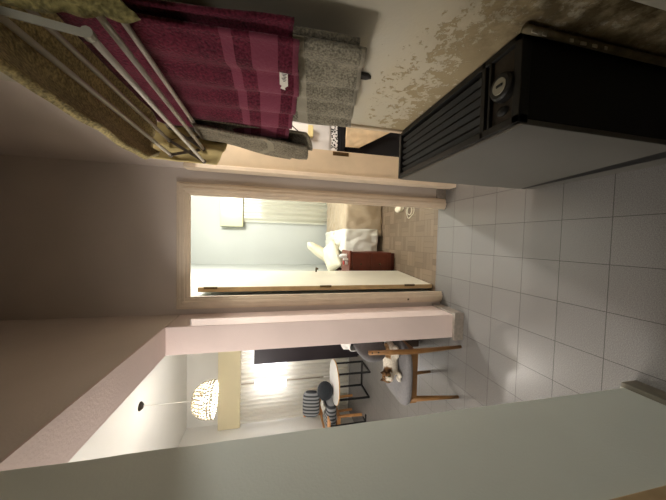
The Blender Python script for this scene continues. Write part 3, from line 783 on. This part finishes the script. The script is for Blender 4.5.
# top frame with an opening for the grille and a recess for the controls
m = MB()
m.box(hx0, hx0+.022, hy0, hy1, hz-.03, hz); m.box(hx1-.02, hx1, hy0, hy1, hz-.03, hz)
m.box(hx0, hx1, hy1-.018, hy1, hz-.03, hz); m.box(hx0, hx1, hy0, hy0+.024, hz-.03, hz); m.box(hx0, hx1, .722, .738, hz-.03, hz); m.box(hx0, hx1, .700, .708, hz-.03, hz)
m.build('top_frame', 'heater_black', ht, bevel=.002)
for k in range(6):
    x = hx0+.04+k*.0305
    M = Matrix.Rotation(-.5, 3, 'Y')
    MB().obox((x, (.738+hy1-.018)/2, hz-.016), (.010, (hy1-.018-.738)/2, .0018), M).build('grille_slat', 'heater_black_dark', ht)
MB().box(hx0+.022, hx1-.02, hy0+.024, .700, hz-.03, hz-.012).build('control_panel', 'heater_brown', ht)
dial = MB().lathe([(0, .024), (.032, .024), (.037, .019), (.040, .004), (.040, 0), (0, 0)], (.447, .655, hz-.012), 32).build('dial', 'heater_black', ht, smooth=False)
MB().lathe([(0, .0255), (.022, .0255), (.023, .024), (0, .024)], (.447, .655, hz-.012), 32).build('dial_face', 'dial_face', dial)
MB().box(.444, .450, .642, .662, hz+.0135, hz+.0165).build('pointer', 'ink', dial)
MB().ball((.382, .66, hz-.008), (.014, .019, .008), 20).build('knob', 'heater_black_dark', ht, smooth=True)
# grey front: panel whose lower edge rises toward the near end, flush black strip painted in for the slot's shade, lower strip
m = MB().prism([(hy1-.002, .095), (hy1-.002, hz-.022), (hy0+.004, hz-.022), (hy0+.004, .225)], 0, hx0-.004, hx0+.012)
m.build('front_panel', 'heater_grey', ht, bevel=.002)
m = MB().prism([(hy1-.002, .012), (hy1-.002, .062), (hy0+.004, .125), (hy0+.004, .012)], 0, hx0-.001, hx0+.012)
m.build('lower_panel', 'heater_grey', ht)
m = MB().prism([(hy1-.002, .06), (hy1-.002, .097), (hy0+.004, .227), (hy0+.004, .123)], 0, hx0-.001, hx0+.012)
m.build('slot_shade', 'heater_black_dark', ht)
m = MB().box(hx0-.003, hx0+.0, hy0+.004, hy1-.002, hz-.021, hz-.012)
m.build('edge_trim', 'heater_edge', ht)
# gas pipe at the heater's near back corner, with flakes of paint
pp = MB().tube([(.553, .582, 0), (.553, .582, .6), (.554, .582, .88)], .0105, 12).build('gas_pipe', 'pipe_paint', smooth=True)
tag(pp, 'old painted gas pipe running down the wall behind the black heater', 'pipe')
m = MB()
for z, w in ((.86, .012), (.83, .008), (.74, .007), (.70, .012), (.66, .01), (.62, .006)):
    m.obox((.540-.004*nz(z*30), .5705, z), (.004, .001, w*.8), Matrix.Rotation(nz(z*9)*.8, 3, 'Y'))
tag(m.build('paint_flakes', 'flaked_paint', pp), kind='stuff')

# small dark wall hook under the grey towel
m = MB().prism([(.872, 1.235), (.902, 1.235), (.899, 1.196), (.889, 1.180), (.876, 1.196)], 0, XR-.012, XR)
tag(m.build('wall_hook', 'dark_rubber', bevel=.002), 'small dark hook on the wall below the long grey towel', 'hook')

# ------------------------------------------------------------------ drying rack and towels
UP = [(.324, 1.908), (.379, 1.911), (.434, 1.914), (.488, 1.914), (.538, 1.914)]
LO = [(.309, 1.785), (.359, 1.786), (.411, 1.789), (.463, 1.789), (.515, 1.789)]
RY0, RY1 = .50, 1.20
rk = empty('drying_rack', (.55, .85, 1.75), 'folding metal clothes drying rack mounted high on the right wall', 'drying rack')
for x, z in UP+LO:
    MB().tube([(x, RY0, z), (x, RY1, z)], .0062, 12).build('rod', 'rod_metal', rk, smooth=True)
def lattice(y, mat, dy):
    m = MB()
    for i in range(5):
        if i < 4 and not (i == 0 and mat == 'lattice_light'):
            m.bar((*_x(UP[i], y),), (*_x(LO[i+1], y+dy),), .011, .003); m.bar((*_x(LO[i], y),), (*_x(UP[i+1], y-dy),), .011, .003)
    m.bar(_x(UP[0], y), _x(LO[0], y), .012, .003) if mat == 'lattice_light' else None
    for p in UP+LO: m.lathe([(0, -.006), (.009, -.006), (.009, .006), (0, .006)], (p[0], y, p[1]), 10, Matrix.Rotation(PI/2, 3, 'X'))
    m.bar((UP[4][0], y, UP[4][1]), (.565, y, 1.90), .011, .004); m.bar((LO[4][0], y, LO[4][1]), (.565, y, 1.80), .011, .004)
    m.box(.560, .566, y-.012, y+.012, 1.76, 1.95)
    return m.build('scissor_arm', mat, rk)
def _x(p, y): return (p[0], y, p[1])
lattice(RY1, 'lattice_metal', .004)
lattice(RY0, 'lattice_light', -.004)

def hang(name, mat, xr, zr, y0, y1, zf, zb_, label, r=.012, seed=0, fold=4, amp=.006, ef=None, eb=None, dx=(0, 0), thick=.009, ybs=(0, 0), ny=44, wob=.006):
    """towel over a rod: front flap (towards -x) to zf, back flap to zb_; ef(u) adds to the front bottom height"""
    LF, LB = zr-zf, zr-zb_; arc = PI*r; tot = LF+arc+LB; nv = 60
    def f(u, v):
        s = v*tot
        back = 0
        if s < LF:
            k = 1-s/LF; x = xr-r-dx[0]*k; z = zf+s; z += (ef(u) if ef else 0)*k; d = k
        elif s < LF+arc:
            a = (s-LF)/r; x = xr-r*math.cos(a); z = zr+r*math.sin(a); d = 0
        else:
            k = (s-LF-arc)/LB; x = xr+r+dx[1]*k; z = zr-(s-LF-arc); z += (eb(u) if eb else 0)*k; d = k; back = k
        y = y0+(y1-y0)*u + (ybs[0]*(1-u)+ybs[1]*u)*back
        w = amp*d*math.sin(fold*2*PI*u+seed+1.1*nz(u*3, d*1.5, seed))+.006*d*nz(u*6, z*5, seed+4)
        y += .012*d*nz(z*4, u*2, seed+9)*(1 if u in (0, 1) else .6)
        return Vector((x+w, y, z+wob*nz(u*4, seed)*d))
    return tag(MB().grid(f, ny, nv, uvf=lambda u, v: (u*(y1-y0), v*tot)).build(name, mat, smooth=True, solid=thick, bevel=0), label, 'towel', 'towels drying on the rack')
bt = hang('bath_towel', 'terry_burgundy', .436, 1.916, .612, 1.135, 1.448, 1.462, 'burgundy bath towel with woven bands and a white tag on the rack', r=.0108, seed=1.2, fold=4.6, amp=.014, ef=lambda u: -.012*math.sin(PI*u), ybs=(-.03, 0))
# care tag sewn to the burgundy towel
tg = MB().prism([(.684, 1.492), (.684, 1.472), (.742, 1.468), (.752, 1.476), (.764, 1.474), (.757, 1.488), (.745, 1.484), (.74, 1.490)], 0, .4085, .4095).build('care_label', 'tag_white', bt)
tg['label'] = 'white care tag'
m = MB()
for i in range(6): m.box(.408, .4086, .69+i*.006, .692+i*.006, 1.474+.002*(i % 2), 1.486-.002*(i % 3))
tag(m.build('print', 'ink', tg))
hang('bath_towel', 'terry_grey', .492, 1.916, .655, 1.095, 1.232, 1.25, 'long grey towel hanging behind the burgundy towel', r=.0105, seed=2.7, fold=4.2, amp=.012, ef=lambda u: .045-.085*u, eb=lambda u: .045-.085*u)
# grey towel gathered at the far end, flaring towards its lower edge
def far_f(u, v):
    LF = .50; tot = 1.0; s = v*tot
    if s < LF: k = 1-s/LF; side = -1
    else: k = (s-LF)/(tot-LF); side = 1
    yy = 1.06+(.13+.17*k)*u + .05*k*(1-u)
    z = 1.797-k*(.40+.045*math.sin(u*PI))-(0 if side < 0 else .02*k) - (.0 if u < .6 else -.03*k)
    x = .412+side*.012+ side*.006*k + .010*k*math.sin(u*9+side)+.012*nz(u*3, k*2, 5)
    return Vector((x-.006*k, yy, z + (.012*(1-abs(s-LF)/.02) if abs(s-LF) < .02 else 0)))
tag(MB().grid(far_f, 36, 60, uvf=lambda u, v: (u*.2, v)).build('hand_towel', 'terry_grey_far', smooth=True, solid=.010), 'grey hand towel flaring at the far end of the rack', 'towel', 'towels drying on the rack')
# yellow cloth bunched behind the far scissor arm
def yel(u, v):
    x = .304+.145*u; k = v
    return Vector((x+.012*k*nz(u*3, 1)+.008*(1-v), 1.215+.012*math.sin(u*8+v*2)+.014*nz(u*4, v*4), 1.985-.012*u-k*(.245+.022*math.sin(u*PI)+.02*u)))
tag(MB().grid(yel, 24, 28).build('yellow_cloth', 'yellow_weave', smooth=True, solid=.008), 'small yellow cloth hanging just past the far scissor arm', 'cloth', 'towels drying on the rack')
# khaki towel laid over the top outer rods
def kh(u, v):
    y = .33+.735*u; far = max(0, (u-.86)/.14)
    w0 = .243+.045*far+ .006*nz(u*8, 2); w1 = .50-.085*far - .05*max(0, .45-u)
    y2 = y + .035*math.sin(PI*min(1, max(0, v)))*far
    x = w0+(w1-w0)*v
    z = 1.928+.012*math.sin(v*PI*1.5)+.010*nz(u*5, v*5)
    if v < .28: z -= .03*((.28-v)/.28)**1.6
    return Vector((x, y2, z))
tag(MB().grid(kh, 44, 26).build('bath_towel', 'terry_khaki', smooth=True, solid=.016), 'khaki towel laid over the outer top rods of the rack', 'towel', 'towels drying on the rack')
def olv(u, v):
    x = .35+.18*u; 
    zl = 1.715+.03*abs(math.sin(u*9)) + .10*max(0, .15-u)/.15*0
    z = 1.935+(zl-1.935)*v
    return Vector((x-.004+.012*math.sin(v*PI)*(1-u)*-1+.01*nz(v*6, 3)*(1-u), .486+.010*math.sin(u*20+v)+.012*nz(u*4, v*4), z))
tag(MB().grid(olv, 30, 30).build('yellow_towel', 'terry_olive', smooth=True, solid=.014), 'yellowish towel hanging over the near scissor arm of the rack', 'towel', 'towels drying on the rack')

# ------------------------------------------------------------------ things hanging in the side room
def flat(name, mat, x0, x1, y, z0, z1, parent=None, seed=0, th=.006, amp=.006, taper=0):
    def f(u, v):
        x = x0+(x1-x0)*u
        z = z1+(z0-z1)*v
        if taper: z = z1+(z0-z1)*v*(1-taper*(1-u)) 
        return Vector((x, y+amp*math.sin(u*9+seed)*(.3+.7*v)+.004*nz(u*5, v*5, seed), z))
    return MB().grid(f, 20, 24).build(name, mat, parent, smooth=True, solid=th)
wt = empty('white_towel', (.8, 2.10, .96), 'white towel with a black and white patterned hem in the side room', 'towel')
flat('cloth', 'towel_band_white', .66, .92, 2.10, 1.064, 1.75, wt, 1)
flat('patterned_band', 'bw_pattern', .66, .92, 2.097, 1.014, 1.066, wt, 1)
flat('hem', 'cloth_black', .66, .92, 2.098, .955, 1.016, wt, 1)
tag(flat('black_garment', 'cloth_black', .655, .93, 2.118, .25, .965, None, 2), 'black garment hanging below the white towel in the side room', 'garment')
tag(flat('tan_cloth', 'cloth_tan', .742, .90, 2.083, .56, .95, None, 3, amp=.005, taper=.72), 'tan cloth hanging in front of the black garment', 'cloth')
bx = empty('pack', (.82, 2.07, 1.2), 'white and yellow pack with a black stroke above the white towel', 'pack')
MB().box(.782, .87, 2.055, 2.083, 1.255, 1.42).build('wrapper', 'white_plastic', bx, bevel=.004)
MB().box(.782, .87, 2.054, 2.084, 1.215, 1.257).build('bottom', 'box_yellow', bx, bevel=.004)
MB().bar((.865, 2.0535, 1.40), (.81, 2.0535, 1.33), .008, .001, (0, 1, 0)).box(.80, .806, 2.053, 2.054, 1.285, 1.295).box(.80, .806, 2.053, 2.054, 1.265, 1.27).build('mark', 'ink', bx)

# ------------------------------------------------------------------ light
def point(name, loc, power, col, size=.05):
    l = bpy.data.lights.new(name, 'POINT'); l.energy = power; l.color = col; l.shadow_soft_size = size
    o = bpy.data.objects.new(name, l); C.objects.link(o); o.location = loc; return o
point('bedroom_bulb', (.74, 3.2, 2.40), 34, (1.0, .995, .94), .045)
point('living_bulb', (lx, ly, 2.22), 8, (1.0, .95, .90), .06)
point('living_fill', (-1.75, 1.0, 1.98), 15, (1.0, .94, .89), .25)  # unseen fill light added to brighten the pier and hall, no fixture
def spot(name, loc, aim, power, col, ang, blend, size):
    l = bpy.data.lights.new(name, 'SPOT'); l.energy = power; l.color = col; l.shadow_soft_size = size; l.spot_size = ang; l.spot_blend = blend
    o = bpy.data.objects.new(name, l); C.objects.link(o); o.location = loc
    o.rotation_euler = (Vector(aim)-Vector(loc)).to_track_quat('-Z', 'Y').to_euler(); return o
spot('hall_fill_behind', (.08, -.9, 2.2), (-.12, 2.14, 1.3), 5, (1.0, .94, .88), math.radians(62), 1.0, .1)  # unseen spot added behind the camera to lift the back wall
point('side_room_bulb', (1.4, 1.3, 2.2), 12, (1.0, .95, .86), .06)
w = bpy.data.worlds.new('World'); S.world = w; w.use_nodes = True
w.node_tree.nodes['Background'].inputs[0].default_value = (.5, .6, .75, 1); w.node_tree.nodes['Background'].inputs[1].default_value = .05

# ------------------------------------------------------------------ camera (held turned on its side)
f, pitch, yaw, roll = 265.842, .221, -.0402, .0158
PITCH_FIT = None
cp, sn, cy, sy = math.cos(pitch), math.sin(pitch), math.cos(yaw), math.sin(yaw)
fw = Vector((sy*cp, cy*cp, -sn)); rt = Vector((cy, -sy, 0)); up = rt.cross(fw)
r2 = math.cos(roll)*rt+math.sin(roll)*up; u2 = -math.sin(roll)*rt+math.cos(roll)*up
cam = bpy.data.cameras.new('Camera'); co = bpy.data.objects.new('Camera', cam); C.objects.link(co)
M = Matrix((-u2, r2, -fw)).transposed().to_4x4(); M.translation = Vector((0, 0, 1.5)); co.matrix_world = M
cam.sensor_fit = 'HORIZONTAL'; cam.sensor_width = 36; cam.lens = f/666*36; cam.clip_start = .02
S.camera = co
S.view_settings.view_transform = 'Standard'; S.view_settings.look = 'None'; S.view_settings.gamma = 1; S.view_settings.use_curve_mapping = False
S.view_settings.exposure = 2.2
